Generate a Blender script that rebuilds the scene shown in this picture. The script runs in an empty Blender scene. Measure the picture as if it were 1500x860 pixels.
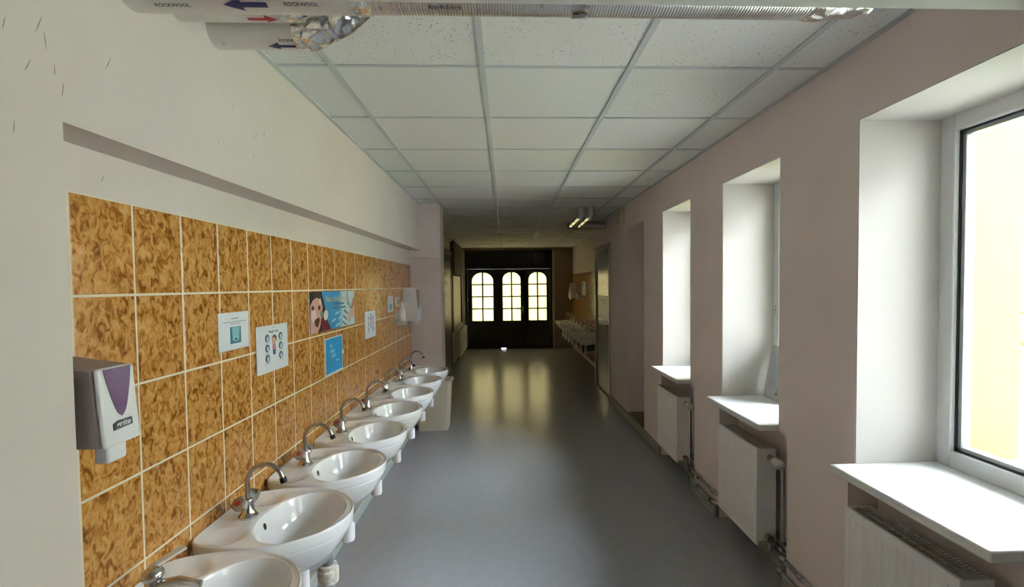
import bpy, bmesh, math, random
from mathutils import Vector, Matrix
random.seed(7)
R = math.radians
scene = bpy.context.scene
COL = scene.collection

# ------------------------------------------------------------------ camera, sky, sun, exposure
W, H = 1500, 860
F, YAW, PITCH, ROLL, PX, PY = 715.05, .04068, .03339, .01076, 769.27, 441.96
CAMZ = 1.4926
_fw = Vector((math.sin(YAW)*math.cos(PITCH), math.cos(YAW)*math.cos(PITCH), -math.sin(PITCH)))
_rt = Vector((math.cos(YAW), -math.sin(YAW), 0)); _dn = -_rt.cross(_fw)
_r2 = math.cos(ROLL)*_rt + math.sin(ROLL)*_dn; _d2 = -math.sin(ROLL)*_rt + math.cos(ROLL)*_dn
cam_d = bpy.data.cameras.new('camera'); cam = bpy.data.objects.new('camera', cam_d); COL.objects.link(cam)
M = Matrix.Identity(4)
for i in range(3):
    M[i][0], M[i][1], M[i][2] = _r2[i], -_d2[i], -_fw[i]
M[2][3] = CAMZ
cam.matrix_world = M
cam_d.sensor_fit = 'HORIZONTAL'; cam_d.sensor_width = 36; cam_d.lens = F*36/W
cam_d.shift_x = -(PX-W/2)/W; cam_d.shift_y = (PY-H/2)/W
cam_d.clip_start = .02; cam_d.clip_end = 300
scene.camera = cam

scene.view_settings.view_transform = 'Standard'; scene.view_settings.look = 'None'
scene.view_settings.gamma = 1; scene.view_settings.use_curve_mapping = False
scene.view_settings.exposure = 0.35

SKY = 46.0
world = bpy.data.worlds.new('sky'); scene.world = world; world.use_nodes = True
bg = world.node_tree.nodes['Background']; bg.inputs[0].default_value = (.85, .885, 1.0, 1); bg.inputs[1].default_value = SKY
sun_d = bpy.data.lights.new('sun', 'SUN'); sun = bpy.data.objects.new('sun', sun_d); COL.objects.link(sun)
sun_d.energy = 14; sun_d.angle = R(2); sun_d.color = (1, .93, .8)
sun.rotation_euler = Vector((-.2, .6, -.77)).to_track_quat('-Z', 'Y').to_euler(); sun.location = (6, -12, 9)

# ------------------------------------------------------------------ layout numbers (metres)
XL, XT, XR, CE = -.912, -1.028, 1.346, 2.3724
TOPZ = 2.62
WIN = [(3.50, 4.125), (2.345, 2.978), (1.19, 1.818), (.03, .66)]   # openings in wall_right
WTOP, SILL, XF = 2.108, .79, 1.67
YEND = 11.55

# ------------------------------------------------------------------ materials
MATS = {}
def nt(name):
    m = bpy.data.materials.new(name); m.use_nodes = True
    return m, m.node_tree, m.node_tree.nodes['Principled BSDF']
def mat(name, col, rough=.6, metal=0, var=0, scale=8, bump=0, bscale=60, spec=.5, coat=0):
    if name in MATS: return MATS[name]
    m, t, p = nt(name)
    p.inputs['Base Color'].default_value = (*col, 1); p.inputs['Roughness'].default_value = rough
    p.inputs['Metallic'].default_value = metal; p.inputs['Specular IOR Level'].default_value = spec
    p.inputs['Coat Weight'].default_value = coat; p.inputs['Coat Roughness'].default_value = .08
    tc = t.nodes.new('ShaderNodeTexCoord')
    if var:
        n = t.nodes.new('ShaderNodeTexNoise'); n.inputs['Scale'].default_value = scale; n.inputs['Detail'].default_value = 5
        r = t.nodes.new('ShaderNodeValToRGB')
        r.color_ramp.elements[0].color = (*[c*(1-var) for c in col], 1); r.color_ramp.elements[1].color = (*[min(1, c*(1+var)) for c in col], 1)
        r.color_ramp.elements[0].position = .3; r.color_ramp.elements[1].position = .7
        t.links.new(tc.outputs['Object'], n.inputs['Vector']); t.links.new(n.outputs['Fac'], r.inputs['Fac']); t.links.new(r.outputs['Color'], p.inputs['Base Color'])
    if bump:
        n2 = t.nodes.new('ShaderNodeTexNoise'); n2.inputs['Scale'].default_value = bscale; n2.inputs['Detail'].default_value = 3
        b = t.nodes.new('ShaderNodeBump'); b.inputs['Strength'].default_value = bump; b.inputs['Distance'].default_value = .004
        t.links.new(tc.outputs['Object'], n2.inputs['Vector']); t.links.new(n2.outputs['Fac'], b.inputs['Height']); t.links.new(b.outputs['Normal'], p.inputs['Normal'])
    MATS[name] = m
    return m

def mat_tile():
    m, t, p = nt('mottled_tile'); L = t.links.new
    tc = t.nodes.new('ShaderNodeTexCoord'); oi = t.nodes.new('ShaderNodeObjectInfo')
    sc = t.nodes.new('ShaderNodeVectorMath'); sc.operation = 'SCALE'; sc.inputs[0].default_value = (13, 37, 71); L(oi.outputs['Random'], sc.inputs['Scale'])
    ad = t.nodes.new('ShaderNodeVectorMath'); ad.operation = 'ADD'; L(tc.outputs['Object'], ad.inputs[0]); L(sc.outputs[0], ad.inputs[1])
    mp = t.nodes.new('ShaderNodeMapping'); mp.inputs['Scale'].default_value = (1, 1, .75); L(ad.outputs[0], mp.inputs['Vector'])
    n = t.nodes.new('ShaderNodeTexNoise'); n.inputs['Scale'].default_value = 46; n.inputs['Detail'].default_value = 3; n.inputs['Distortion'].default_value = 1.0; n.inputs['Roughness'].default_value = .55
    L(mp.outputs[0], n.inputs['Vector'])
    r = t.nodes.new('ShaderNodeValToRGB'); e = r.color_ramp.elements
    e[0].position = .33; e[0].color = (.17, .055, .008, 1); e[1].position = .68; e[1].color = (.60, .34, .115, 1)
    a = e.new(.42); a.color = (.33, .13, .022, 1); b = e.new(.50); b.color = (.47, .22, .05, 1)
    L(n.outputs['Fac'], r.inputs['Fac']); L(r.outputs['Color'], p.inputs['Base Color'])
    p.inputs['Roughness'].default_value = .14; p.inputs['Specular IOR Level'].default_value = .35
    bp = t.nodes.new('ShaderNodeBump'); bp.inputs['Strength'].default_value = .05; bp.inputs['Distance'].default_value = .002
    n2 = t.nodes.new('ShaderNodeTexNoise'); n2.inputs['Scale'].default_value = 14; L(mp.outputs[0], n2.inputs['Vector']); L(n2.outputs['Fac'], bp.inputs['Height']); L(bp.outputs['Normal'], p.inputs['Normal'])
    MATS['mottled_tile'] = m; return m

def mat_ceiling(name, specks):
    m, t, p = nt(name); L = t.links.new
    p.inputs['Roughness'].default_value = .95; p.inputs['Specular IOR Level'].default_value = .1
    tc = t.nodes.new('ShaderNodeTexCoord'); oi = t.nodes.new('ShaderNodeObjectInfo')
    sc = t.nodes.new('ShaderNodeVectorMath'); sc.operation = 'SCALE'; sc.inputs[0].default_value = (17, 41, 3); L(oi.outputs['Random'], sc.inputs['Scale'])
    ad = t.nodes.new('ShaderNodeVectorMath'); ad.operation = 'ADD'; L(tc.outputs['Object'], ad.inputs[0]); L(sc.outputs[0], ad.inputs[1])
    v = t.nodes.new('ShaderNodeTexVoronoi'); v.inputs['Scale'].default_value = 55; L(ad.outputs[0], v.inputs['Vector'])
    n = t.nodes.new('ShaderNodeTexNoise'); n.inputs['Scale'].default_value = 7; L(ad.outputs[0], n.inputs['Vector'])
    th = t.nodes.new('ShaderNodeMath'); th.operation = 'MULTIPLY'; th.inputs[1].default_value = specks; L(n.outputs['Fac'], th.inputs[0])
    lt = t.nodes.new('ShaderNodeMath'); lt.operation = 'LESS_THAN'; L(v.outputs['Distance'], lt.inputs[0]); L(th.outputs[0], lt.inputs[1])
    mx = t.nodes.new('ShaderNodeMix'); mx.data_type = 'RGBA'; L(lt.outputs[0], mx.inputs['Factor'])
    mx.inputs['A'].default_value = (.85, .86, .84, 1); mx.inputs['B'].default_value = (.42, .41, .38, 1)
    L(mx.outputs['Result'], p.inputs['Base Color']); MATS[name] = m; return m

def mat_foil():
    m, t, p = nt('crinkled_foil'); L = t.links.new
    p.inputs['Base Color'].default_value = (.88, .87, .86, 1); p.inputs['Metallic'].default_value = 1; p.inputs['Roughness'].default_value = .16
    tc = t.nodes.new('ShaderNodeTexCoord'); n = t.nodes.new('ShaderNodeTexNoise'); n.inputs['Scale'].default_value = 9; n.inputs['Detail'].default_value = 5
    w = t.nodes.new('ShaderNodeTexVoronoi'); w.inputs['Scale'].default_value = 17; w.feature = 'DISTANCE_TO_EDGE'
    L(tc.outputs['Object'], n.inputs['Vector']); L(tc.outputs['Object'], w.inputs['Vector'])
    s = t.nodes.new('ShaderNodeMath'); s.operation = 'ADD'; L(n.outputs['Fac'], s.inputs[0]); L(w.outputs['Distance'], s.inputs[1])
    b = t.nodes.new('ShaderNodeBump'); b.inputs['Strength'].default_value = .8; b.inputs['Distance'].default_value = .018
    L(s.outputs[0], b.inputs['Height']); L(b.outputs['Normal'], p.inputs['Normal']); MATS['foil'] = m; return m

def mat_foil_ribbed():
    m, t, p = nt('ribbed_foil'); L = t.links.new
    p.inputs['Base Color'].default_value = (.80, .80, .80, 1); p.inputs['Metallic'].default_value = 1; p.inputs['Roughness'].default_value = .24
    tc = t.nodes.new('ShaderNodeTexCoord'); w = t.nodes.new('ShaderNodeTexWave'); w.bands_direction = 'X'; w.inputs['Scale'].default_value = 42; w.inputs['Distortion'].default_value = 1.2; w.inputs['Detail'].default_value = 2
    n = t.nodes.new('ShaderNodeTexNoise'); n.inputs['Scale'].default_value = 14; L(tc.outputs['Object'], w.inputs['Vector']); L(tc.outputs['Object'], n.inputs['Vector'])
    s = t.nodes.new('ShaderNodeMath'); s.operation = 'MULTIPLY_ADD'; s.inputs[1].default_value = .35; L(w.outputs['Fac'], s.inputs[0]); L(n.outputs['Fac'], s.inputs[2])
    b = t.nodes.new('ShaderNodeBump'); b.inputs['Strength'].default_value = .5; b.inputs['Distance'].default_value = .006
    L(s.outputs[0], b.inputs['Height']); L(b.outputs['Normal'], p.inputs['Normal']); return m

def mat_glass():
    m, t, p = nt('clear_glass'); t.nodes.remove(p); o = t.nodes['Material Output']; L = t.links.new
    a = t.nodes.new('ShaderNodeBsdfTransparent'); a.inputs[0].default_value = (.93, .96, .95, 1)
    g = t.nodes.new('ShaderNodeBsdfGlossy'); g.inputs['Roughness'].default_value = .02
    f = t.nodes.new('ShaderNodeFresnel'); f.inputs['IOR'].default_value = 1.3
    x = t.nodes.new('ShaderNodeMixShader'); L(f.outputs[0], x.inputs[0]); L(a.outputs[0], x.inputs[1]); L(g.outputs[0], x.inputs[2]); L(x.outputs[0], o.inputs[0])
    MATS['glass'] = m; return m
def mat_frosted():
    m, t, p = nt('frosted_glass'); t.nodes.remove(p); o = t.nodes['Material Output']; L = t.links.new
    tr = t.nodes.new('ShaderNodeBsdfTranslucent'); n = t.nodes.new('ShaderNodeTexNoise'); n.inputs['Scale'].default_value = 45
    tc = t.nodes.new('ShaderNodeTexCoord'); L(tc.outputs['Object'], n.inputs['Vector'])
    r = t.nodes.new('ShaderNodeValToRGB'); r.color_ramp.elements[0].color = (.24, .22, .135, 1); r.color_ramp.elements[1].color = (.34, .315, .215, 1)
    r.color_ramp.elements[0].position = .35; r.color_ramp.elements[1].position = .65
    L(n.outputs['Fac'], r.inputs['Fac']); L(r.outputs['Color'], tr.inputs[0])
    rf = t.nodes.new('ShaderNodeBsdfRefraction'); rf.inputs['Roughness'].default_value = .5; rf.inputs['IOR'].default_value = 1.06; rf.inputs['Color'].default_value = (.3, .26, .17, 1)
    x = t.nodes.new('ShaderNodeMixShader'); x.inputs[0].default_value = .12; L(tr.outputs[0], x.inputs[1]); L(rf.outputs[0], x.inputs[2]); L(x.outputs[0], o.inputs[0])
    MATS['frosted'] = m; return m

WALL = mat('wall_paint', (.72, .645, .585), .85, var=.035, scale=3, bump=.10, bscale=45, spec=.25)
WALLR = mat('wall_paint_pinkish', (.87, .765, .73), .8, var=.025, scale=3, bump=.06, bscale=45, spec=.25)
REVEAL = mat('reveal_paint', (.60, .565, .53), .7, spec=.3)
FLOORM = mat('grey_linoleum', (.30, .31, .33), .25, var=.035, scale=18, bump=.01, bscale=30, spec=.55)
TILE = mat_tile(); GROUT = mat('cream_grout', (.78, .70, .52), .8)
CT_S, CT_M, CT_P = mat_ceiling('ceiling_panel_specked', .28), mat_ceiling('ceiling_panel_fine', .15), mat_ceiling('ceiling_panel_plain', .0)
BAR = mat('ceiling_bar', (.62, .65, .66), .5)
FOIL = mat_foil(); FOILR = mat_foil_ribbed(); SMOOTHF = mat('smooth_foil', (.82, .81, .78), .22, .9, bump=.1, bscale=30); GLASS = mat_glass(); FROST = mat_frosted()
CERAMIC = mat('white_ceramic', (.93, .94, .94), .06, spec=.6, coat=.4)
CHROME = mat('chrome', (.62, .62, .62), .12, 1); SPOUTM = mat('brushed_spout', (.46, .43, .40), .25, 1)
BLACK = mat('black_rubber', (.012, .012, .012), .5); RED = mat('red_mark', (.45, .05, .03), .4); BLUE = mat('blue_mark', (.05, .1, .4), .4)
ACRYL = mat('grey_acrylic_handle', (.48, .44, .41), .15, .3)
PVC = mat('white_pvc', (.82, .83, .84), .3); PLW = mat('white_plastic', (.90, .90, .92), .35); PLSHADE = mat('shaded_plastic', (.30, .25, .23), .5)  # darker body plastic: shade on the soap dispenser's sides put into the colour
PURPLE = mat('purple_window', (.10, .03, .12), .12, coat=.5)
GREYPIPE = mat('grey_pipe', (.20, .215, .225), .4); DIRTY = mat('dirty_white_collar', (.62, .58, .50), .6, var=.45, scale=40)
PAPER = mat('white_paper', (.80, .82, .86), .7); INK = mat('ink', (.06, .07, .10), .7); INKG = mat('grey_ink', (.33, .36, .40), .7)
SKIRT = mat('grey_green_skirting', (.33, .37, .36), .5, var=.06); SKIRTD = mat('skirting_taupe', (.30, .30, .27), .5, var=.08)
RADM = mat('radiator_enamel', (.93, .92, .91), .35); RADD = mat('radiator_grille', (.62, .58, .52), .4)
STEELP = mat('steel_pipe', (.42, .42, .42), .3, .8); BRASS = mat('aged_brass', (.33, .22, .15), .4, .6)
SILLM = mat('sill_white', (.86, .87, .86), .3)
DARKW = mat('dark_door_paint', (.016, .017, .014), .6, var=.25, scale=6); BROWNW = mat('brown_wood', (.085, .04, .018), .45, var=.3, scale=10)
DOORG = mat('grey_green_door', (.33, .35, .29), .22, var=.06); DFRAME = mat('door_frame_paint', (.42, .40, .33), .4)
BEIGE = mat('beige_plastic', (.72, .66, .50), .4); CREAMB = mat('cream_plastic', (.70, .62, .48), .5)
YELLOW = mat('yellow_render', (.34, .30, .022), .9, var=.04, scale=4); GROUND = mat('outdoor_concrete', (.58, .57, .54), .9, var=.1, scale=2)
GRASS = mat('grass', (.10, .20, .04), .9, var=.4, scale=6)

# ------------------------------------------------------------------ builders
def link(o, parent=None):
    COL.objects.link(o)
    if parent is not None:
        o.parent = parent
        if parent.get('_world'): o.matrix_parent_inverse = Matrix.Translation(-Vector(parent.location))
    return o
def tag(o, label, cat, group=None):
    o['label'] = label; o['category'] = cat
    if group: o['group'] = group
    return o
def empty(name, loc=(0, 0, 0), world=True):
    o = bpy.data.objects.new(name, None); o.location = loc; o.empty_display_size = .05; COL.objects.link(o)
    if world: o['_world'] = 1
    return o
def thing(name, label, cat, loc=(0, 0, 0), group=None, world=True):
    return tag(empty(name, loc, world), label, cat, group)
def obj(name, bm, m, parent=None, smooth=False, bevel=0, seg=2):
    me = bpy.data.meshes.new(name); bmesh.ops.recalc_face_normals(bm, faces=bm.faces[:]); bm.to_mesh(me); bm.free()
    for mm in (m if isinstance(m, (list, tuple)) else [m]): me.materials.append(mm)
    if smooth:
        for p in me.polygons: p.use_smooth = True
    o = bpy.data.objects.new(name, me); link(o, parent)
    if bevel:
        b = o.modifiers.new('bevel', 'BEVEL'); b.width = bevel; b.segments = seg; b.limit_method = 'ANGLE'; b.angle_limit = R(40)
        if smooth: pass
    if smooth == 'angle' or bevel:
        for p in me.polygons: p.use_smooth = True
        try: me.set_sharp_from_angle(angle=R(38))
        except Exception: pass
    return o
def struct(o): o['kind'] = 'structure'; return o
def stuff(o): o['kind'] = 'stuff'; return o
def abox(bm, x0, x1, y0, y1, z0, z1, mi=0):
    v = [bm.verts.new(c) for c in ((x0,y0,z0),(x1,y0,z0),(x1,y1,z0),(x0,y1,z0),(x0,y0,z1),(x1,y0,z1),(x1,y1,z1),(x0,y1,z1))]
    for f in ((0,3,2,1),(4,5,6,7),(0,1,5,4),(1,2,6,5),(2,3,7,6),(3,0,4,7)): bm.faces.new([v[i] for i in f]).material_index = mi
    return v
def box(name, x0, x1, y0, y1, z0, z1, m, parent=None, bevel=0):
    bm = bmesh.new(); abox(bm, min(x0,x1), max(x0,x1), min(y0,y1), max(y0,y1), min(z0,z1), max(z0,z1)); return obj(name, bm, m, parent, bevel=bevel)
def boxes(name, lst, m, parent=None, bevel=0):
    bm = bmesh.new()
    for b in lst: abox(bm, *b)
    return obj(name, bm, m, parent, bevel=bevel)
def rounded(pts, rad, n=5):
    pts = [Vector(p) for p in pts]; out = [pts[0]]
    for a, b, c in zip(pts, pts[1:], pts[2:]):
        d1, d2 = (a-b), (c-b); r = min(rad, d1.length*.49, d2.length*.49); p0, p2 = b+d1.normalized()*r, b+d2.normalized()*r
        for i in range(n+1):
            t = i/n; out.append(p0*(1-t)**2 + b*2*t*(1-t) + p2*t*t)
    return out+[pts[-1]]
def atube(bm, pts, r, seg=12, caps=True, mi=0):
    pts = [Vector(p) for p in pts]; rs = r if isinstance(r, (list, tuple)) else [r]*len(pts)
    tang = [(pts[min(i+1, len(pts)-1)]-pts[max(i-1, 0)]).normalized() for i in range(len(pts))]
    up = Vector((0, 0, 1)) if abs(tang[0].z) < .9 else Vector((1, 0, 0)); n = (up-tang[0]*up.dot(tang[0])).normalized(); rings = []
    for i, p in enumerate(pts):
        n = (n-tang[i]*n.dot(tang[i])).normalized(); b = tang[i].cross(n)
        rings.append([bm.verts.new(p+(n*math.cos(2*math.pi*k/seg)+b*math.sin(2*math.pi*k/seg))*rs[i]) for k in range(seg)])
    for A, B in zip(rings, rings[1:]):
        for k in range(seg): bm.faces.new((A[k], A[(k+1)%seg], B[(k+1)%seg], B[k])).material_index = mi
    if caps:
        bm.faces.new(rings[0][::-1]).material_index = mi; bm.faces.new(rings[-1]).material_index = mi
def tube(name, pts, r, m, parent=None, seg=12, rad=0):
    bm = bmesh.new(); atube(bm, rounded(pts, rad) if rad else pts, r, seg); return obj(name, bm, m, parent, smooth='angle')
def lathe(name, prof, m, parent=None, c=(0, 0, 0), seg=20):
    bm = bmesh.new(); rings = []
    for r, z in prof: rings.append([bm.verts.new((c[0]+r*math.cos(2*math.pi*k/seg), c[1]+r*math.sin(2*math.pi*k/seg), c[2]+z)) for k in range(seg)])
    for A, B in zip(rings, rings[1:]):
        for k in range(seg): bm.faces.new((A[k], A[(k+1)%seg], B[(k+1)%seg], B[k]))
    bm.faces.new(rings[0][::-1]); bm.faces.new(rings[-1]); return obj(name, bm, m, parent, smooth='angle')
def prism(name, poly, mtx, depth, m, parent=None, bevel=0):
    """2D polygon (a,b) pushed out by depth along local z, then placed by the 4x4 mtx"""
    bm = bmesh.new(); A = [bm.verts.new(mtx @ Vector((a, b, 0))) for a, b in poly]; B = [bm.verts.new(mtx @ Vector((a, b, depth))) for a, b in poly]; n = len(poly)
    bm.faces.new(A[::-1]); bm.faces.new(B)
    for i in range(n): bm.faces.new((A[i], A[(i+1)%n], B[(i+1)%n], B[i]))
    return obj(name, bm, m, parent, bevel=bevel)
def frame_mtx(o, x, y, z):
    m = Matrix.Identity(4)
    for i in range(3): m[i][0], m[i][1], m[i][2], m[i][3] = x[i], y[i], z[i], o[i]
    return m
def on_left(y, z, x=XT): return frame_mtx((x, y, z), (0,1,0), (0,0,1), (1,0,0))      # sheet on the left wall, facing +X
def on_right(y, z, x=XR): return frame_mtx((x, y, z), (0,-1,0), (0,0,1), (-1,0,0))
def on_front(x, z, y): return frame_mtx((x, y, z), (1,0,0), (0,0,1), (0,-1,0))       # facing the camera (-Y)
def rect(a0, a1, b0, b1): return [(a0,b0),(a1,b0),(a1,b1),(a0,b1)]
def ell(ca, cb, ra, rb, n=20, rot=0):
    return [(ca+ra*math.cos(t)*math.cos(rot)-rb*math.sin(t)*math.sin(rot), cb+ra*math.cos(t)*math.sin(rot)+rb*math.sin(t)*math.cos(rot)) for t in [2*math.pi*i/n for i in range(n)]]
def text_mesh(s, size, align='CENTER', shear=0):
    cu = bpy.data.curves.new('lettering', 'FONT'); cu.body = s; cu.size = size; cu.align_x = align; cu.align_y = 'CENTER'; cu.shear = shear; cu.resolution_u = 3; cu.offset = size*.022
    o = bpy.data.objects.new('lettering', cu); COL.objects.link(o); dg = bpy.context.evaluated_depsgraph_get(); dg.update()
    me = bpy.data.meshes.new_from_object(o.evaluated_get(dg)); bpy.data.objects.remove(o); return me
def lettering(name, s, size, mtx, m, parent, align='CENTER', shear=0, wscale=1, fit=None):
    me = text_mesh(s, size, align, shear)
    if fit:
        xs = [v.co.x for v in me.vertices]; wscale = fit/max(1e-6, max(xs)-min(xs))
    me.transform(mtx @ Matrix.Diagonal((wscale, 1, 1, 1))); me.materials.clear(); me.materials.append(m); me.name = name
    o = bpy.data.objects.new(name, me); return link(o, parent)
def copy_tree(o, parent=None):
    c = o.copy(); COL.objects.link(c); c.parent = parent
    for ch in list(o.children): copy_tree(ch, c)
    return c

# ------------------------------------------------------------------ shell
fl = struct(box('floor', -2.2, 2.2, -2.6, 11.75, -.12, 0, FLOORM))
# left wall: thick wall near the camera, bulkhead over the tiled niche, niche back with single tiles
wl = struct(boxes('wall_left', [(-1.3, XL, -2.6, 1.062, 0, TOPZ)], WALL))
bm = bmesh.new(); v = abox(bm, -1.3, XL, 1.062, 5.30, 1.842, TOPZ)
for q in v:
    if q.co.y > 5 and q.co.z < 2: q.co.z = 1.884
obj('bulkhead', bm, WALL, wl)
for y_, z_, k_ in [(0.949, 1.984, 1.2), (1.018, 2.018, 1.9), (1.03, 1.991, 1.6), (0.991, 1.926, 1.4), (1.048, 1.941, 1.0), (1.065, 1.908, 1.5), (1.186, 2.016, 1.8), (1.705, 2.104, 0.7), (1.86, 2.058, 1.4), (1.923, 2.079, 1.6), (1.841, 1.973, 1.0), (1.157, 1.745, 0.8), (0.959, 1.799, 1.2), (1.619, 1.958, 0.6)]:
    a_ = random.uniform(-.5, .5); L_ = .011*k_; prism('scuff_mark', [(-.001, -L_), (.0012, -L_*.3), (.0009, L_), (-.0006, L_*.5)], on_left(y_, z_, XL) @ Matrix.Rotation(a_, 4, 'Z'), .0004, mat('scuff_grey', (.33, .31, .27), .8), wl)
box('niche_plaster', -1.3, -1.033, 1.0, 5.40, 1.728, 1.95, WALL, wl)
box('grout_bed', -1.3, XT-.0013, 1.0, 5.40, 0, 1.728, GROUT, wl)
tile_me = {}
def wall_tile(y0, y1, z0, z1):
    key = (round(y1-y0, 3), round(z1-z0, 3))
    if key not in tile_me:
        w, h = key; bm = bmesh.new(); abox(bm, -.008, -.0012, -w/2, w/2, -h/2, h/2); e = .002
        A = [bm.verts.new(c) for c in ((-.0012,-w/2,-h/2),(-.0012,w/2,-h/2),(-.0012,w/2,h/2),(-.0012,-w/2,h/2))]
        B = [bm.verts.new(c) for c in ((0,-w/2+e,-h/2+e),(0,w/2-e,-h/2+e),(0,w/2-e,h/2-e),(0,-w/2+e,h/2-e))]
        bm.faces.new(B)
        for i in range(4): bm.faces.new((A[i], A[(i+1)%4], B[(i+1)%4], B[i]))
        bmesh.ops.remove_doubles(bm, verts=bm.verts[:], dist=1e-5)
        me = bpy.data.meshes.new('wall_tile'); bm.to_mesh(me); bm.free(); me.materials.append(TILE); tile_me[key] = me
    o = bpy.data.objects.new('wall_tile', tile_me[key]); o.location = (XT+random.uniform(-.0006, .0006), (y0+y1)/2, (z0+z1)/2); o.rotation_euler = (0, random.uniform(-.002, .002), random.uniform(-.002, .002))
    COL.objects.link(o); o.parent = wl
G = .0035
ys = [1.066]+[1.202+.2*i for i in range(21)]+[5.356]
zs = [.075]+[.228+.25*i for i in range(7)]
for a, b in zip(ys, ys[1:]):
    for c, d in zip(zs, zs[1:]): wall_tile(a+G, b-G, c+G, d-G)
struct(box('baseboard_left', -1.04, -.955, 1.066, 5.348, 0, .072, SKIRT, bevel=.006))
# pillar that ends the niche
pil = struct(box('wall_pillar', -1.3, -.700, 5.35, 5.66, 0, TOPZ, WALLR, bevel=.006))
box('pillar_boxing', -1.034, -.716, 5.285, 5.35, 1.802, TOPZ, WALLR, pil, bevel=.004)
struct(box('wall_left_far', -1.3, -1.0, 5.66, YEND+.2, 0, TOPZ, WALL))
# right wall with window openings, radiator niches below, the deep door niche and the panelled door
NX = 1.47; XO = 1.765
lst = []
nic = [(a-.075, b+.035) for a, b in WIN]
edges = sorted(WIN)
yprev = -2.6
for a, b in edges:
    lst.append((XR, XO, yprev, a, SILL-.03, WTOP)); yprev = b
lst.append((XR, XO, yprev, 4.69, SILL-.03, WTOP))
yprev = -2.6
for a, b in sorted(nic):
    lst.append((XR, XO, yprev, a, 0, SILL-.03)); lst.append((NX, XO, a, b, 0, SILL-.03)); yprev = b
lst.append((XR, XO, yprev, 4.69, 0, SILL-.03))
lst.append((XR, XO, -2.6, 4.69, WTOP, TOPZ)); lst.append((XR, XO, 4.69, 5.30, WTOP, TOPZ)); lst.append((XR, XO, 5.30, 6.22, 0, TOPZ)); lst.append((XR, XO, 6.22, 7.21, 2.03, TOPZ)); lst.append((XR+.045, XO, 6.22, 7.21, 0, 2.03)); lst.append((XR, XO, 7.21, 7.30, 0, TOPZ))
lst.append((XO-.05, XO+.1, 4.69, 5.30, .0, WTOP))
wr = struct(boxes('wall_right', lst, WALLR))
struct(box('wall_right_far', 1.60, 1.95, 7.30, YEND+.2, 0, TOPZ, WALL))
box('wall_tiling', 1.592, 1.6, 7.30, YEND, .08, 1.735, TILE, bpy.data.objects['wall_right_far'])
box('niche_step', XR+.004, XO-.05, 4.69, 5.30, 0, .085, BROWNW, wr, bevel=.006)
struct(boxes('wall_end', [(-1.0, -.94, YEND-.04, YEND+.2, 0, TOPZ), (1.115, 1.62, YEND-.04, YEND+.2, 0, TOPZ), (-.94, 1.115, YEND-.04, YEND+.2, 2.325, TOPZ)], mat('brown_wall_paint', (.36, .27, .19), .8, var=.05)))
struct(box('wall_back', -1.3, XO, -2.75, -2.6, 0, TOPZ, WALL))
# skirting on the right, stepping back into every radiator niche
y = 6.20; segs = []
for a, b in [(5.30, 6.205), (4.18-.02, 5.30)]: segs.append((1.318, XR, a, b))
srt = sorted(nic, reverse=True); prev = None
for i, (a, b) in enumerate(srt):
    segs.append((1.415, NX, a, b)); nxt = srt[i+1][1] if i+1 < len(srt) else -2.6
    segs.append((1.318, XR, nxt, a))
bs = struct(empty('baseboard_right', (1.33, 0, 0)))
for s in segs: box('skirting_board', s[0], s[1], s[2], s[3], 0, .075, SKIRTD, bs, bevel=.005)

# ceiling: slab, grid bars, single panels
ce = struct(box('ceiling', -1.3, 2.0, 1.18, YEND+.2, CE+.03, CE+.08, WALL))
cxs = [-1.0, -.6803, -.0803, .5197, 1.1197, 1.60]; cys = [1.19]+[1.404+.6*i for i in range(17)]+[YEND]
pm = {}
for i, (x0, x1) in enumerate(zip(cxs, cxs[1:])):
    for j, (y0, y1) in enumerate(zip(cys, cys[1:])):
        if i == 0 and y1 < 5.5: x0 = XL
        elif i == 0: x0 = -1.0
        if i == 4: x1 = XR if y1 < 7.6 else 1.60
        m = CT_P if (i, j) in ((2, 2), (1, 7), (3, 8)) else (CT_S if j <= 1 or (i, j) in ((3, 2),) else CT_M)
        g = .005; key = (round(x1-x0, 3), round(y1-y0, 3), m.name)
        if key not in pm:
            b_ = bmesh.new(); w, h = key[0]/2-g, key[1]/2-g; abox(b_, -w, w, -h, h, 0, .014); me = bpy.data.meshes.new('ceiling_panel'); b_.to_mesh(me); b_.free(); me.materials.append(m); pm[key] = me
        o = bpy.data.objects.new('ceiling_panel', pm[key]); o.location = ((x0+x1)/2, (y0+y1)/2, CE+.005+random.uniform(0, .002)); o.rotation_euler = (random.uniform(-.001, .001), random.uniform(-.001, .001), 0)
        COL.objects.link(o); o.parent = ce
for x in cxs[1:5]: box('main_bar', x-.012, x+.012, 1.19, YEND, CE, CE+.02, BAR, ce)
for y in cys[1:-1]: box('cross_bar', -1.0 if y > 5.6 else XL, XR if y < 7.3 else 1.6, y-.008, y+.008, CE+.0015, CE+.02, BAR, ce)
box('edge_trim', XL, XL+.02, 1.19, 5.285, CE-.001, CE+.006, BAR, ce); box('edge_trim', XR-.02, XR, 1.19, 7.3, CE-.001, CE+.006, BAR, ce)
struct(box('ceiling_near', -1.3, 2.0, -2.6, 1.18, TOPZ, TOPZ+.1, WALL))
struct(box('trim_1', XL, XR, .80, 1.165, 2.152, TOPZ, mat('beam_paint', (.60, .59, .56), .8, var=.03)))

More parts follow.
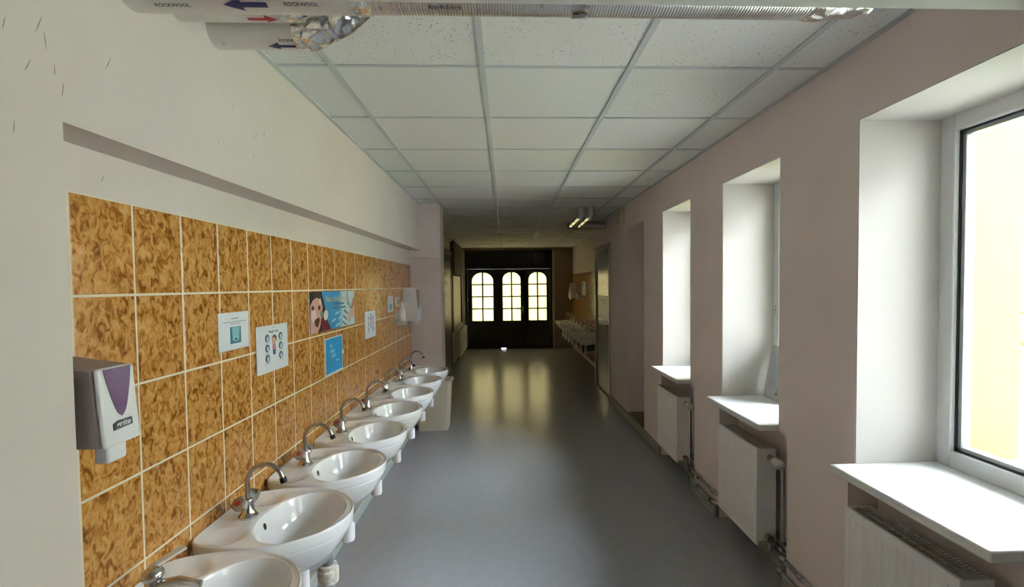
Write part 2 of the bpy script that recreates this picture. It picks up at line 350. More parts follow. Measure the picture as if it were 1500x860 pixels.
# ------------------------------------------------------------------ windows (frame, sash, gasket, pane, sill)
ORD = ['window beside the doorway recess', 'window with a framed notice on its sill', 'wide white window over the yellow wall outside', 'window', 'window']
for k, (a, b) in enumerate(WIN):
    w = struct(empty('window_%d' % (k+1), (XF, (a+b)/2, SILL)))
    z0, z1 = SILL, WTOP; fw = .06
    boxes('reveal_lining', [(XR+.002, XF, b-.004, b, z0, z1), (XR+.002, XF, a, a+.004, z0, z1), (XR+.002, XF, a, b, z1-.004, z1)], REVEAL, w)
    boxes('window_frame', [(XF, XF+.07, a, a+fw, z0, z1), (XF, XF+.07, b-fw, b, z0, z1), (XF, XF+.07, a+fw, b-fw, z0, z0+fw), (XF, XF+.07, a+fw, b-fw, z1-fw, z1)], PVC, w, bevel=.004)
    i0, i1, j0, j1 = a+fw, b-fw, z0+fw, z1-fw
    boxes('gasket', [(XF+.018, XF+.026, i0, i0+.006, j0, j1), (XF+.018, XF+.026, i1-.006, i1, j0, j1), (XF+.018, XF+.026, i0, i1, j0, j0+.006), (XF+.018, XF+.026, i0, i1, j1-.006, j1)], BLACK, w)
    s = .02
    boxes('glazing_bead', [(XF+.026, XF+.06, i0, i0+s, j0, j1), (XF+.026, XF+.06, i1-s, i1, j0, j1), (XF+.026, XF+.06, i0, i1, j0, j0+s), (XF+.026, XF+.06, i0, i1, j1-s, j1)], mat('grey_bead', (.42, .45, .46), .3), w)
    box('window_pane', XF+.036, XF+.04, i0+s, i1-s, j0+s, j1-s, GLASS, w)
    box('window_sill', 1.245, XF, a, b, SILL-.032, SILL, SILLM, w, bevel=.006); box('outer_sill', XF, XO+.02, a, b, SILL-.031, SILL, SILLM, w)
    for q in range(3 if k == 1 else 0): tube('frame_dot', [(XF-.003, b-.03, 1.30+.022*q), (XF+.002, b-.03, 1.30+.022*q)], .005, INKG, w, seg=10)

# ------------------------------------------------------------------ far triple door
def arch(x0, x1, z0, z1, rise, n=14):
    cx, w = (x0+x1)/2, (x1-x0)/2
    return [(x0, z0), (x1, z0)]+[(cx+w*math.cos(math.pi*i/n), z1-rise+rise*math.sin(math.pi*i/n)) for i in range(n+1)]
d1 = struct(empty('door_1', (.09, YEND, 0)))
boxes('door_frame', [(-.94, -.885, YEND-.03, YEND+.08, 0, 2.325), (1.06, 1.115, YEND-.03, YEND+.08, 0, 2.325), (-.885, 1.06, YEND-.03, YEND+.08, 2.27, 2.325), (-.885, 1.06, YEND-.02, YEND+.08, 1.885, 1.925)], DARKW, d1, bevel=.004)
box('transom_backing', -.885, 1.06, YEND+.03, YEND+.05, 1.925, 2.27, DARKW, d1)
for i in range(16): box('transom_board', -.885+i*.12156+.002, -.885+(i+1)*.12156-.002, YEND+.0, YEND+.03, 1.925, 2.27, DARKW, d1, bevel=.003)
leaves = [(-.883, -.155, -.781, -.283), (-.149, .460, -.059, .364), (.466, 1.058, .554, .981)]
for li, (x0, x1, g0, g1) in enumerate(leaves):
    lf = empty('door_leaf', ((x0+x1)/2, YEND, 0)); lf.parent = d1; lf.matrix_parent_inverse = Matrix.Translation(-Vector(d1.location))
    zb, zt, rise, y0, y1 = .662, 1.808, .17+.03*(li == 0), YEND, YEND+.045
    ar = arch(g0, g1, zb, zt, rise)[1:]            # right-bottom, then over the arch to left
    bm = bmesh.new(); top = 1.883
    def slab(poly):
        A = [bm.verts.new((a, y0, c)) for a, c in poly]; B = [bm.verts.new((a, y1, c)) for a, c in poly]; n = len(poly)
        bm.faces.new(A); bm.faces.new(B[::-1])
        for i in range(n): bm.faces.new((A[i], B[i], B[(i+1)%n], A[(i+1)%n]))
    slab([(x0, .01), (x1, .01), (x1, zb), (x0, zb)]); slab([(x0, zb), (g0, zb), (g0, zt-rise), (x0, zt-rise)]); slab([(g1, zb), (x1, zb), (x1, zt-rise), (g1, zt-rise)])
    pts = arch(g0, g1, zb, zt, rise)[2:]           # right spring -> left spring
    n = len(pts)
    for i in range(n-1):
        slab([pts[i], (pts[i][0] if i else x1, top), (pts[i+1][0] if i < n-2 else x0, top), pts[i+1]] if i not in (0, n-2) else ([pts[0], (x1, pts[0][1]), (x1, top), (pts[1][0], top), pts[1]] if i == 0 else [pts[n-2], (pts[n-2][0], top), (x0, top), (x0, pts[n-1][1]), pts[n-1]]))
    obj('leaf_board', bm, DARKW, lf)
    cxm = (g0+g1)/2; hs = (zt-zb)/4; mb = .016
    boxes('glazing_bar', [(cxm-mb, cxm+mb, y0+.004, y1-.004, zb, zt)], DARKW, lf)
    for q in range(1, 4): box('glazing_bar', g0, g1, y0+.006, y1-.006, zb+hs*q-mb*.8, zb+hs*q+mb*.8, DARKW, lf)
    for q in range(4):
        for side in (0, 1):
            a0, a1 = (g0, cxm-mb) if side == 0 else (cxm+mb, g1); b0, b1 = zb+hs*q, zb+hs*(q+1)
            if q < 3: poly = rect(a0, a1, b0, b1)
            else:
                full = [p_ for p_ in pts if (p_[0] <= cxm-mb if side == 0 else p_[0] >= cxm+mb)]
                poly = ([(a0, b0), (a1, b0), (a1, zt)]+full) if side == 0 else ([(a0, b0), (a1, b0)]+full+[(a0, zt)])
            prism('glass_pane', poly, on_front(0, 0, y0+.025), .003, FROST, lf)
    # lower panel moulding
    boxes('panel_moulding', [(g0, g1, y0-.008, y0, .12, .14), (g0, g1, y0-.008, y0, .50, .52), (g0, g0+.02, y0-.008, y0, .14, .50), (g1-.02, g1, y0-.008, y0, .14, .50)], DARKW, lf)
for x_ in (-.152, .463): box('meeting_stile', x_-.02, x_+.02, YEND+.045, YEND+.06, 0, 1.885, DARKW, d1)
boxes('threshold', [(-.94, -.10, YEND-.03, YEND+.08, 0, .014), (.0, 1.115, YEND-.03, YEND+.08, 0, .014)], DARKW, d1)
hd = box('door_handle', .405, .432, YEND-.012, YEND, .84, 1.0, CHROME, d1, bevel=.004)
tube('lever', [(.418, YEND-.01, .935), (.418, YEND-.05, .935), (.318, YEND-.05, .935)], .009, CHROME, hd, seg=8, rad=.015)
struct(boxes('trim_2', [(1.117, 1.165, YEND-.06, YEND-.04, 0, 2.325)], mat('pale_trim', (.55, .52, .42), .5)))
struct(box('trim_3', -.99, -.945, YEND-.06, YEND-.04, 0, 2.325, mat('pale_trim', (.55, .52, .42), .5)))

# right-hand panelled door
d2 = struct(empty('door_2', (XR, 6.72, 0)))
boxes('door_frame', [(XR-.015, XR+.04, 6.205, 6.265, 0, 2.03), (XR-.015, XR+.04, 7.165, 7.225, 0, 2.03), (XR-.015, XR+.04, 6.265, 7.165, 1.97, 2.03)], DFRAME, d2, bevel=.005)
dl = box('door_leaf', XR+.012, XR+.045, 6.27, 7.16, .012, 1.965, DOORG, d2, bevel=.004)
box('reflecting_pane', XR+.006, XR+.012, 6.33, 7.08, 1.34, 1.725, mat('brown_reflection', (.16, .06, .02), .2), dl, bevel=.003)  # glass pane, with the brown it reflects painted as base colour
nb = box('notice_sheet', XR+.009, XR+.012, 6.33, 7.08, 1.02, 1.335, mat('door_sheet', (.62, .63, .52), .4), dl)
for q in range(3): box('print_line', XR+.0085, XR+.009, 6.45, 6.95-.1*q, 1.27-.035*q, 1.278-.035*q, INKG, dl)
box('handle_plate', XR+.004, XR+.012, 6.30, 6.34, .82, 1.02, BLACK, dl, bevel=.003)
tube('door_handle', [(XR+.01, 6.32, .95), (XR-.035, 6.32, .95), (XR-.035, 6.45, .945)], .009, BLACK, dl, seg=8, rad=.015)
struct(box('trim_4', XR-.012, XR+.05, 6.265, 7.165, 0, .012, BROWNW))

# left dark door far down the corridor
d3 = struct(empty('door_3', (-1.0, 8.35, 0)))
boxes('door_frame', [(-1.0, -.965, 7.80, 7.87, 0, 2.12), (-1.0, -.965, 8.85, 8.92, 0, 2.12), (-1.0, -.965, 7.87, 8.85, 2.05, 2.12)], BROWNW, d3, bevel=.004)
dl3 = box('door_leaf', -1.0, -.975, 7.87, 8.85, .01, 2.05, mat('black_brown_door', (.02, .013, .009), .4), d3)
for z in (1.02, 1.16, 1.30, 1.52, 1.66): box('sticker', -.975, -.973, 8.0, 8.22, z, z+.06, mat('pale_sticker', (.6, .6, .5), .5), dl3)

# ------------------------------------------------------------------ wash basins
def outline(th, c=(.288, 0)):
    pts = outline.pts; d = (math.cos(th), math.sin(th)); best = 0
    for (a, b), (e, f) in zip(pts, pts[1:]+pts[:1]):
        ex, ey = e-a, f-b; den = d[0]*ey-d[1]*ex
        if abs(den) < 1e-9: continue
        t = ((a-c[0])*ey-(b-c[1])*ex)/den; s = ((a-c[0])*d[1]-(b-c[1])*d[0])/den
        if t > 0 and -1e-6 <= s <= 1+1e-6: best = max(best, t)
    return best
_o = [(.20+.262*math.cos(t), .234*math.sin(t)) for t in [math.pi*(-.5+i/40) for i in range(41)]]
_o += [(.13, .230), (.06, .212), (.03, .198), (.012, .184), (.003, .168), (.0, .14), (.0, -.14), (.003, -.168), (.012, -.184), (.03, -.198), (.06, -.212), (.13, -.230)]
outline.pts = _o
def basin_mesh():
    bm = bmesh.new(); N = 80; c = (.288, 0); rings = []
    def ring(kind, s, z):
        row = []
        for k in range(N):
            th = 2*math.pi*k/N; ro = outline(th); rb = 1/math.sqrt((math.cos(th)/.143)**2+(math.sin(th)/.196)**2)
            if kind == 'o': r = ro*s
            elif kind == 'b': r = rb*s
            elif kind == 'm': r = rb+(ro*.965-rb)*s
            zz = z; u, v_ = c[0]+r*math.cos(th), r*math.sin(th)
            if kind == 'm':
                for sv in (-.142, .142):
                    dd = math.hypot((u-.095)/.06, (v_-sv)/.052)
                    if dd < 1: zz -= .012*(.5-.5*math.cos(math.pi*min(1, (1-dd)*3)))
            if kind in 'u': pass
            row.append(bm.verts.new((u, v_, zz)))
        rings.append(row)
    # underside from the drain outwards, over the lip, down into the bowl
    for s, z in ((.12, -.185), (.3, -.18), (.52, -.158), (.72, -.122), (.86, -.085), (.95, -.055)): ring('o', s, z)
    ring('o', .962, -.046); ring('o', .958, -.041); ring('o', .99, -.038); ring('o', .999, -.0365); ring('o', 1.0, -.034); ring('o', 1.0, -.010); ring('o', .995, -.003); ring('o', .982, 0); ring('o', .968, -.002)
    for s in (.85, .7, .55, .4, .25, .12): ring('m', s, -.007)
    ring('m', .03, -.0072); ring('m', .0, -.0095); ring('b', .985, -.016); ring('b', .95, -.04); ring('b', .88, -.075); ring('b', .75, -.108); ring('b', .55, -.130); ring('b', .3, -.142); ring('b', .1, -.147)
    for A, B in zip(rings, rings[1:]):
        for k in range(N): bm.faces.new((A[k], A[(k+1)%N], B[(k+1)%N], B[k]))
    bm.faces.new(rings[0][::-1]); bm.faces.new(rings[-1])
    return bm
def make_sink(lever=False):
    t = empty('wash_basin', (0, 0, 0), world=False)
    b = obj('basin', basin_mesh(), CERAMIC, t, smooth='angle')
    lathe('drain_ring', [(.012, 0), (.03, 0), (.032, .003), (.024, .005), (.012, .003)], CHROME, b, (.288, 0, -.147), 18)
    prism('overflow_hole', ell(0, 0, .008, .012, 14), frame_mtx((.1535, 0, -.045), (0,1,0), (-.25,0,.97), (.97,0,.25)), .002, BLACK, b)
    fc = lathe('faucet', [(.032, -.008), (.033, .0), (.026, .008), (.02, .02), (.0185, .05), (.016, .058), (.008, .06)], CHROME, t, (.098, 0, 0), 20)
    if lever:
        tube('mixer_spout', [(.10, 0, .035), (.16, .004, .045), (.215, .008, .03)], [.014, .013, .011], CHROME, fc, 12)
        bm = bmesh.new(); bmesh.ops.create_uvsphere(bm, u_segments=18, v_segments=10, radius=.027)
        for q in bm.verts: q.co = Vector((q.co.x+.098, q.co.y, q.co.z*.75+.066))
        obj('mixer_dome', bm, CHROME, fc, smooth=True)
        prism('lever_handle', [(-.011, 0), (.011, 0), (.014, .085), (-.014, .085)], frame_mtx((.085, .01, .074), (-.8, .6, 0), (.58, .77, .26), (-.15, -.2, .96)), .007, PLW, fc, bevel=.002)
    # two angled handle stems with facetted knobs
    for s in (() if lever else (-1, 1)):
        d = Vector((-.12, s*.78, .62)).normalized(); p0 = Vector((.098, 0, .024)); bm = bmesh.new()
        atube(bm, [p0, p0+d*.030], .012, 10); hd = obj('handle_stem', bm, CHROME, fc, smooth='angle')
        bm = bmesh.new(); atube(bm, [p0+d*.026, p0+d*.034, p0+d*.062, p0+d*.066], [.016, .021, .027, .022], 6); obj('handle', bm, ACRYL if s < 0 else CHROME, fc)
        e = p0+d*.0668
        bm = bmesh.new(); atube(bm, [e, e+d*.0012], .010, 14); obj('hot_mark' if s < 0 else 'cold_mark', bm, RED if s < 0 else BLUE, fc)
    pts = [(.098, 0, .05), (.097, 0, .105)]
    cx, cz, rr = .160, .112, .064
    pts += [(cx-rr*math.cos(a), 0, cz+rr*1.10*math.sin(a)) for a in [math.pi*i/16*.93 for i in range(17)]]
    if not lever: tube('spout', pts, .0085, SPOUTM, fc, seg=12)
    if not lever:
      e = Vector(pts[-1]); d = (Vector(pts[-1])-Vector(pts[-2])).normalized(); bm = bmesh.new(); atube(bm, [e-d*.004, e+d*.014], .0115, 12); obj('aerator', bm, BLACK, fc, smooth='angle')
    # waste: tail piece, collar, grey trap to the wall
    tp = tube('tail_piece', [(.285, 0, -.175), (.285, 0, -.30)], .021, PLW, t, 14)
    lathe('bottle_trap', [(.02, -.365), (.028, -.362), (.030, -.35), (.030, -.29), (.024, -.285)], PLW, tp, (.285, 0, 0), 16)
    tube('wall_waste', [(.285, 0, -.265), (.0, 0, -.275)], .018, GREYPIPE, t, 12)
    return t
RIM = .682
ORDW = ['first', 'second', 'third', 'fourth', 'fifth', 'sixth', 'seventh', 'eighth']
sink0 = make_sink(); sinkl = make_sink(True)
sy = [1.289, 1.762, 2.262, 2.764, 3.272, 3.780, 4.272, 4.772]
for i, y in enumerate(sy):
    o = sinkl if i == 0 else (sink0 if i == 1 else copy_tree(sink0))
    o.location = (XT+.0015, y, RIM)
    tag(o, 'white ceramic wash basin with %s, %s from the beige waste bin' % ('lever mixer tap' if i == 0 else 'gooseneck tap', ORDW[7-i]), 'wash basin', 'wash basins along the mottled tile wall')
for i in range(7):
    o = copy_tree(sink0); o.location = (1.5905, 11.02-.515*i, RIM); o.rotation_euler = (0, 0, math.pi)
    tag(o, 'shaded wash basin in the row past the grey door, %s from the dark arched doors' % ORDW[i], 'wash basin', 'wash basins in the dark far end')
# thick stained waste pipe standing under the second basin from the camera end
wp = thing('waste_pipe', 'grey floor waste pipe with stained white collar under a basin', 'pipe', (-.735, 1.97, 0))
tube('pipe', [(-.735, 1.985, .0), (-.735, 1.985, .34)], .026, GREYPIPE, wp, 14)
lathe('collar', [(.03, .29), (.040, .295), (.042, .345), (.036, .35), (.036, .365), (.03, .367)], DIRTY, wp, (-.735, 1.985, 0), 18)
tube('elbow', [(-.735, 1.985, .36), (-.735, 1.985, .40), (-.755, 1.80, .455)], .023, GREYPIPE, wp, 14, rad=.05)

# ------------------------------------------------------------------ soap / towel dispensers
def dispenser(x, y0, y1, z0, z1, front, name, label, group, word):
    """wall dispenser; x = wall face, front = x of its face, tapering towards the bottom"""
    t = thing(name, label, 'dispenser', (x, (y0+y1)/2, z0), group)
    s = 1 if front > x else -1; w = y1-y0; h = z1-z0
    def shell(nm, xa, xb, m, inset=0, bev=.006):
        bm = bmesh.new(); v = abox(bm, min(xa, xb), max(xa, xb), y0+inset, y1-inset, z0, z1)
        for q in v:
            at_front = abs(q.co.x-front) < 1e-6 or abs(q.co.x-(front-s*.012)) < 1e-6
            if at_front and q.co.z > z0+h*.5: q.co.z -= .020
            if at_front and q.co.z > z0+h*.5: q.co.x -= s*.012
        return obj(nm, bm, m, t, bevel=bev, seg=3)
    shell('body', x, front-s*.012, PLSHADE if word else PLW)
    sh = shell('front_cover', front-s*.012, front, PLW)
    # slanted face: build window and badge on a plane following the cover
    fm = frame_mtx((front+s*.0005, (y0+y1)/2, z0), (0, s, 0), Vector((-s*.012, 0, h-.02)).normalized(), Vector((s*(h-.02), 0, .012)).normalized())
    pw = []
    H1 = h-.022; top_w = w*.37
    for i in range(17):
        tt = i/16; pw.append((-top_w*math.sqrt(max(0, 1-(1-tt)**2)) if 0 else -top_w*tt**.55, H1*(.36+.64*tt)))
    pw = pw+[(-a, b) for a, b in pw[::-1]][:-1]
    prism('level_window', pw, fm, .002, PURPLE, t)
    if word:
        bw = w*.26; prism('badge', [(-bw, H1*.20), (bw, H1*.215), (bw*.98, H1*.31), (-bw*.5, H1*.315), (-bw, H1*.285)], fm, .002, mat('badge_grey', (.08, .09, .10), .4), t)
        lettering('badge_lettering', 'grite', w*.17, fm @ Matrix.Translation((0, H1*.262, .0023)), PAPER, t, shear=.25, fit=bw*1.6)
    prism('nozzle', rect(-w*.28, w*.24, -.040, .004), frame_mtx((front-s*.045, (y0+y1)/2, z0), (0, s, 0), (0, 0, 1), (s, 0, 0)), .032, PLW, t, bevel=.006)
    return t
dispenser(XT, 1.082, 1.186, 1.146, 1.340, -.868, 'soap_dispenser', 'white soap dispenser with purple level window and grey badge on tiles', None, True)
dispenser(XT, 4.93, 5.20, 1.145, 1.487, -.888, 'towel_dispenser', 'large white dispenser with dark stripe by the pump bottle', None, False)
dispenser(1.592, 10.75, 11.0, 1.20, 1.55, 1.43, 'towel_dispenser', 'shaded white dispenser on the tiles beside the arched doors', None, False)

def pump_bottle(x, y, z, s, label):
    t = thing('pump_bottle', label, 'bottle', (x+s*.045, y, z)); c = (x+s*.045, y, z)
    b = lathe('bottle_body', [(.032, 0), (.036, .006), (.036, .12), (.030, .145), (.014, .158), (.014, .165)], PLW, t, c, 18)
    lathe('pump_collar', [(.016, 0), (.016, .018), (.008, .02), (.006, .045)], PVC, t, (c[0], c[1], z+.165), 14)
    tube('pump_nozzle', [(c[0], c[1], z+.20), (c[0], c[1], z+.212), (c[0]+s*.045, c[1], z+.208)], .0065, PVC, t, 10, rad=.008)
    boxes('wall_bracket', [(min(x, x+s*.006), max(x, x+s*.006), y-.05, y+.05, z, z+.13), (min(x, x+s*.085), max(x, x+s*.085), y-.05, y-.044, z, z+.035), (min(x, x+s*.085), max(x, x+s*.085), y+.044, y+.05, z, z+.035), (min(x, x+s*.085), max(x, x+s*.085), y-.05, y+.05, z-.005, z)], PVC, t)
pump_bottle(XT, 4.67, 1.135, 1, 'white pump bottle in a wall bracket beside the large white dispenser')
pump_bottle(1.592, 10.35, 1.18, -1, 'pale pump bottle on the dark tiles near the arched doors')

sk = thing('wall_socket', 'small cream wall socket on the tiles above the pump bottle', 'socket', (XT, 4.65, 1.30))
box('face_plate', XT, XT+.012, 4.565, 4.735, 1.305, 1.395, CREAMB, sk, bevel=.003); box('socket_insert', XT+.012, XT+.016, 4.63, 4.70, 1.322, 1.378, mat('socket_dark', (.16, .14, .12), .4), sk, bevel=.002)

# ------------------------------------------------------------------ papers and posters on the tiles
PXX = XT+.0015
def sheet(name, label, cat, y0, y1, z0, z1, m, x=PXX, group=None, dz=0):
    t = thing(name, label, cat, (x, (y0+y1)/2, z0), group)
    prism('sheet', [(y0, z0), (y1, z0+dz), (y1, z1+dz), (y0, z1)], on_left(0, 0, x), .0015, m, t); return t
def pr(t, nm, poly, m, lvl=1, x=PXX): return prism(nm, poly, on_left(0, 0, x+.0015+.0004*(lvl-1)), .0004, m, t)
def lines(t, ya, yb, z, h=.004, m=INKG, lvl=1): return pr(t, 'print_line', rect(ya, yb, z, z+h), m, lvl)
n1 = sheet('paper_notice', 'small white notice with a teal drinking glass picture on the tiles', 'notice', 1.781, 1.988, 1.262, 1.403, PAPER)
lines(n1, 1.865, 1.915, 1.378, .004); lines(n1, 1.815, 1.965, 1.366, .0028); lines(n1, 1.858, 1.93, 1.358, .0028)
pr(n1, 'picture', rect(1.856, 1.93, 1.285, 1.348), mat('teal_picture', (.03, .20, .26), .5))
pr(n1, 'glass_print', [(1.872, 1.298), (1.914, 1.298), (1.920, 1.346), (1.868, 1.346)], mat('pale_teal', (.25, .52, .58), .5), 2)
pr(n1, 'ripple_print', ell(1.893, 1.302, .020, .008, 18), mat('white_teal', (.45, .68, .72), .5), 3); pr(n1, 'ripple_centre_print', ell(1.893, 1.302, .013, .005, 18), mat('deep_teal', (.02, .14, .22), .5), 4)

def washing_poster(y0, y1, z0, z1, label):
    t = sheet('hand_washing_poster', label, 'poster', y0, y1, z0, z1, PAPER); w, h = y1-y0, z1-z0
    P = lambda a, b: (y0+a*w, z0+b*h)
    lettering('poster_lettering', 'Mazgā rokas', h*.075, on_left(*P(.53, .86), PXX+.0017), INK, t, fit=w*.30)
    pr(t, 'emblem_print', ell(*P(.52, .945), w*.012, h*.02, 10), INKG)
    navy = mat('navy_print', (.05, .12, .24), .6); pale = mat('pale_blue_print', (.62, .72, .80), .6)
    for side, col in ((.32, 0), (.75, 1)):
        for q in range(3):
            ca, cb = P(side, .73-.215*q); pr(t, 'washing_step_print', ell(ca, cb, w*.068, h*.085, 18), navy); pr(t, 'hand_print', ell(ca+w*.01, cb-h*.012, w*.03, h*.058, 12, .3*(1 if (q+col) % 2 else -1)), pale, 2)
            pr(t, 'caption_print', rect(ca-w*.09, ca+w*.09, cb-h*.112, cb-h*.103), INKG)
    skin = mat('print_skin', (.62, .36, .26), .6)
    pr(t, 'hair_print', ell(*P(.545, .70), w*.075, h*.085, 18), mat('print_brown', (.16, .06, .04), .6)); pr(t, 'face_print', ell(*P(.525, .655), w*.065, h*.075, 18), skin, 2)
    pr(t, 'shirt_print', [P(.485, .60), P(.575, .60), P(.585, .46), P(.475, .46)], mat('print_pink', (.55, .20, .24), .6)); pr(t, 'trouser_print', [P(.485, .46), P(.58, .46), P(.575, .35), P(.495, .35)], mat('print_navy', (.04, .10, .25), .6))
    return t
washing_poster(2.044, 2.333, 1.128, 1.331, 'white hand washing poster with six round steps near the small notice')
washing_poster(3.606, 3.893, 1.109, 1.311, 'white hand washing poster with six round steps beyond the blue banner')

# blue banner
B0, B1, Z0, Z1 = 2.604, 3.357, 1.246, 1.469
bn = sheet('hygiene_banner', 'wide blue banner with a laughing child and washed hands on tiles', 'banner', B0, B1, Z0, Z1, mat('banner_blue', (.02, .27, .55), .35))
bw, bh = B1-B0, Z1-Z0; Q = lambda a, b: (B0+a*bw, Z0+b*bh)
pr(bn, 'pale_field_print', [Q(.66, 0), Q(1, 0), Q(1, 1), Q(.66, 1)], mat('banner_pale', (.56, .70, .74), .35))
pr(bn, 'blend_field_print', [Q(.60, 0), Q(.66, 0), Q(.66, 1), Q(.62, 1)], mat('banner_mid', (.18, .46, .66), .35))
pr(bn, 'hair_print', [Q(0, 0), Q(.37, 0), Q(.33, .28), Q(.30, .48), Q(.27, .70), Q(.22, 1), Q(0, 1)], mat('banner_hair', (.012, .008, .012), .35))
pr(bn, 'jersey_print', [Q(.20, 0), Q(.40, 0), Q(.36, .15), Q(.30, .36), Q(.24, .40), Q(.2, .3)], mat('banner_maroon', (.14, .012, .03), .35), 2)
pr(bn, 'collar_print', ell(*Q(.295, .40), bw*.045, bh*.13, 16, .3), mat('banner_white', (.70, .68, .68), .35), 3)
pr(bn, 'face_print', [Q(0, .0), Q(.13, .0), Q(.18, .16), Q(.21, .40), Q(.235, .62), Q(.20, .80), Q(.12, .86), Q(.05, .80), Q(0, .68)], mat('banner_skin', (.60, .33, .27), .35), 4)
pr(bn, 'cheek_print', ell(*Q(.06, .42), bw*.05, bh*.16, 16), mat('banner_light_skin', (.75, .58, .52), .35), 5)
pr(bn, 'mouth_print', [Q(.06, .33), Q(.16, .37), Q(.17, .28), Q(.13, .13), Q(.09, .16)], mat('banner_mouth', (.09, .01, .012), .35), 5)
for a in (.045, .165): pr(bn, 'eye_print', ell(*Q(a, .61), bw*.022, bh*.06, 12), mat('banner_hair', (.012, .008, .012), .35), 5)
pr(bn, 'bubble_print', ell(*Q(.18, .75), bw*.022, bh*.09, 14), mat('banner_bubble', (.75, .72, .72), .35), 6); pr(bn, 'green_foam_print', ell(*Q(.21, .44), bw*.03, bh*.09, 12), mat('banner_green', (.20, .40, .22), .35), 6)
lettering('banner_lettering', 'Viss ir tavās rokās', bh*.20, on_left(*Q(.55, .80), PXX+.0028), mat('banner_gold', (.62, .50, .30), .4), bn, fit=bw*.50)
for z, a, b in ((.635, .47, .72), (.53, .45, .76)): pr(bn, 'print_line', [Q(a, z), Q(b, z), Q(b, z+.045), Q(a, z+.045)], mat('banner_darkblue', (.03, .14, .30), .4), 3)
for a, z in ((.50, .36), (.42, .18), (.57, .22), (.51, .04)): pr(bn, 'tool_print', [Q(a, z), Q(a+.09, z+.05), Q(a+.1, z+.10), Q(a+.01, z+.06)], mat('banner_tool', (.50, .70, .80), .4), 3)
for k_, (a, z) in enumerate(((.70, .44), (.68, .28), (.66, .12))): pr(bn, 'brush_print', [Q(a, z), Q(a+.10, z-.12), Q(a+.12, z-.08), Q(a+.02, z+.05)], mat('banner_slate', (.12, .17, .20), .4), 3)
pr(bn, 'hand_print', [Q(.82, .32), Q(.90, .46), Q(1, .62), Q(1, .20), Q(.90, .22)], mat('banner_hand', (.62, .38, .30), .35), 3); pr(bn, 'wrist_print', [Q(.88, .48), Q(.98, .82), Q(1, .80), Q(1, .60), Q(.93, .45)], mat('banner_wrist', (.36, .12, .07), .35), 4)
pr(bn, 'lower_hand_print', ell(*Q(.85, .18), bw*.035, bh*.09, 14, .5), mat('banner_hand', (.62, .38, .30), .35), 4)
pr(bn, 'tap_print', [Q(.79, 1), Q(.81, 1), Q(.83, .75), Q(.88, .52), Q(.86, .5), Q(.81, .72)], mat('banner_slate', (.12, .17, .20), .4), 4)
pr(bn, 'drop_print', ell(*Q(.805, .64), bw*.010, bh*.05, 10), mat('banner_slate', (.12, .17, .20), .4), 4)

bl = sheet('blue_poster', 'plain blue poster with three short white words on the tiles', 'poster', 2.805, 3.10, .985, 1.199, PAPER)
pr(bl, 'blue_field_print', rect(2.813, 3.092, .991, 1.193), mat('poster_blue', (.02, .27, .56), .4))
for k_, s_ in enumerate(('Esi', 'rūpīgs', 'drošs!')): lettering('poster_lettering', s_, .031, on_left(2.90+.018*k_, 1.150-.031*k_, PXX+.0024), mat('poster_pale', (.50, .76, .88), .4), bl)
pr(bl, 'print_line', rect(2.98, 3.03, 1.052, 1.058), mat('poster_pale', (.50, .76, .88), .4), 2)
tp_ = box('torn_tape', PXX+.0015, PXX+.004, 3.085, 3.115, 1.075, 1.10, PAPER, bl)
n2 = sheet('paper_notice', 'small pale notice with a dark picture beside the wall socket', 'notice', 4.30, 4.51, 1.268, 1.411, mat('notice_pale', (.66, .66, .62), .6))
lines(n2, 4.35, 4.46, 1.375, .004); lines(n2, 4.35, 4.46, 1.360, .003); pr(n2, 'picture', rect(4.37, 4.45, 1.285, 1.338), mat('teal_picture', (.03, .20, .26), .5))
n3 = thing('paper_notice', 'bluish sheet on the dark tiles above the far basins', 'notice', (1.59, 9.8, 1.28))
box('sheet', 1.588, 1.5915, 9.55, 10.05, 1.28, 1.56, mat('bluish_sheet', (.30, .36, .40), .5), n3); box('picture', 1.587, 1.588, 9.9, 10.0, 1.47, 1.53, INK, n3)

# ------------------------------------------------------------------ waste bin
wb = thing('waste_bin', 'tall beige tapered plastic waste bin after the last basin', 'bin', (-.76, 5.14, 0))
bm = bmesh.new(); rows = []
def rr(x0, x1, y0, y1, z, rad, n=4):
    pts = []
    for (cx, cy, a0) in ((x1-rad, y1-rad, 0), (x0+rad, y1-rad, 90), (x0+rad, y0+rad, 180), (x1-rad, y0+rad, 270)):
        for i in range(n+1): a = R(a0+90*i/n); pts.append(bm.verts.new((cx+rad*math.cos(a), cy+rad*math.sin(a), z)))
    return pts
for e_, z_ in ((.0, 0), (.004, .008), (.034, .49), (.046, .492), (.048, .518), (.040, .522), (.032, .518), (.004, .02)): rows.append(rr(-.915-e_*.4, -.612+e_, 5.03-e_*.5, 5.24+e_*.5, z_, .03))
for A, B in zip(rows, rows[1:]):
    for k in range(len(A)): bm.faces.new((A[k], A[(k+1) % len(A)], B[(k+1) % len(A)], B[k]))
bm.faces.new(rows[0][::-1]); bm.faces.new(rows[-1]); obj('bin_body', bm, BEIGE, wb, smooth='angle')

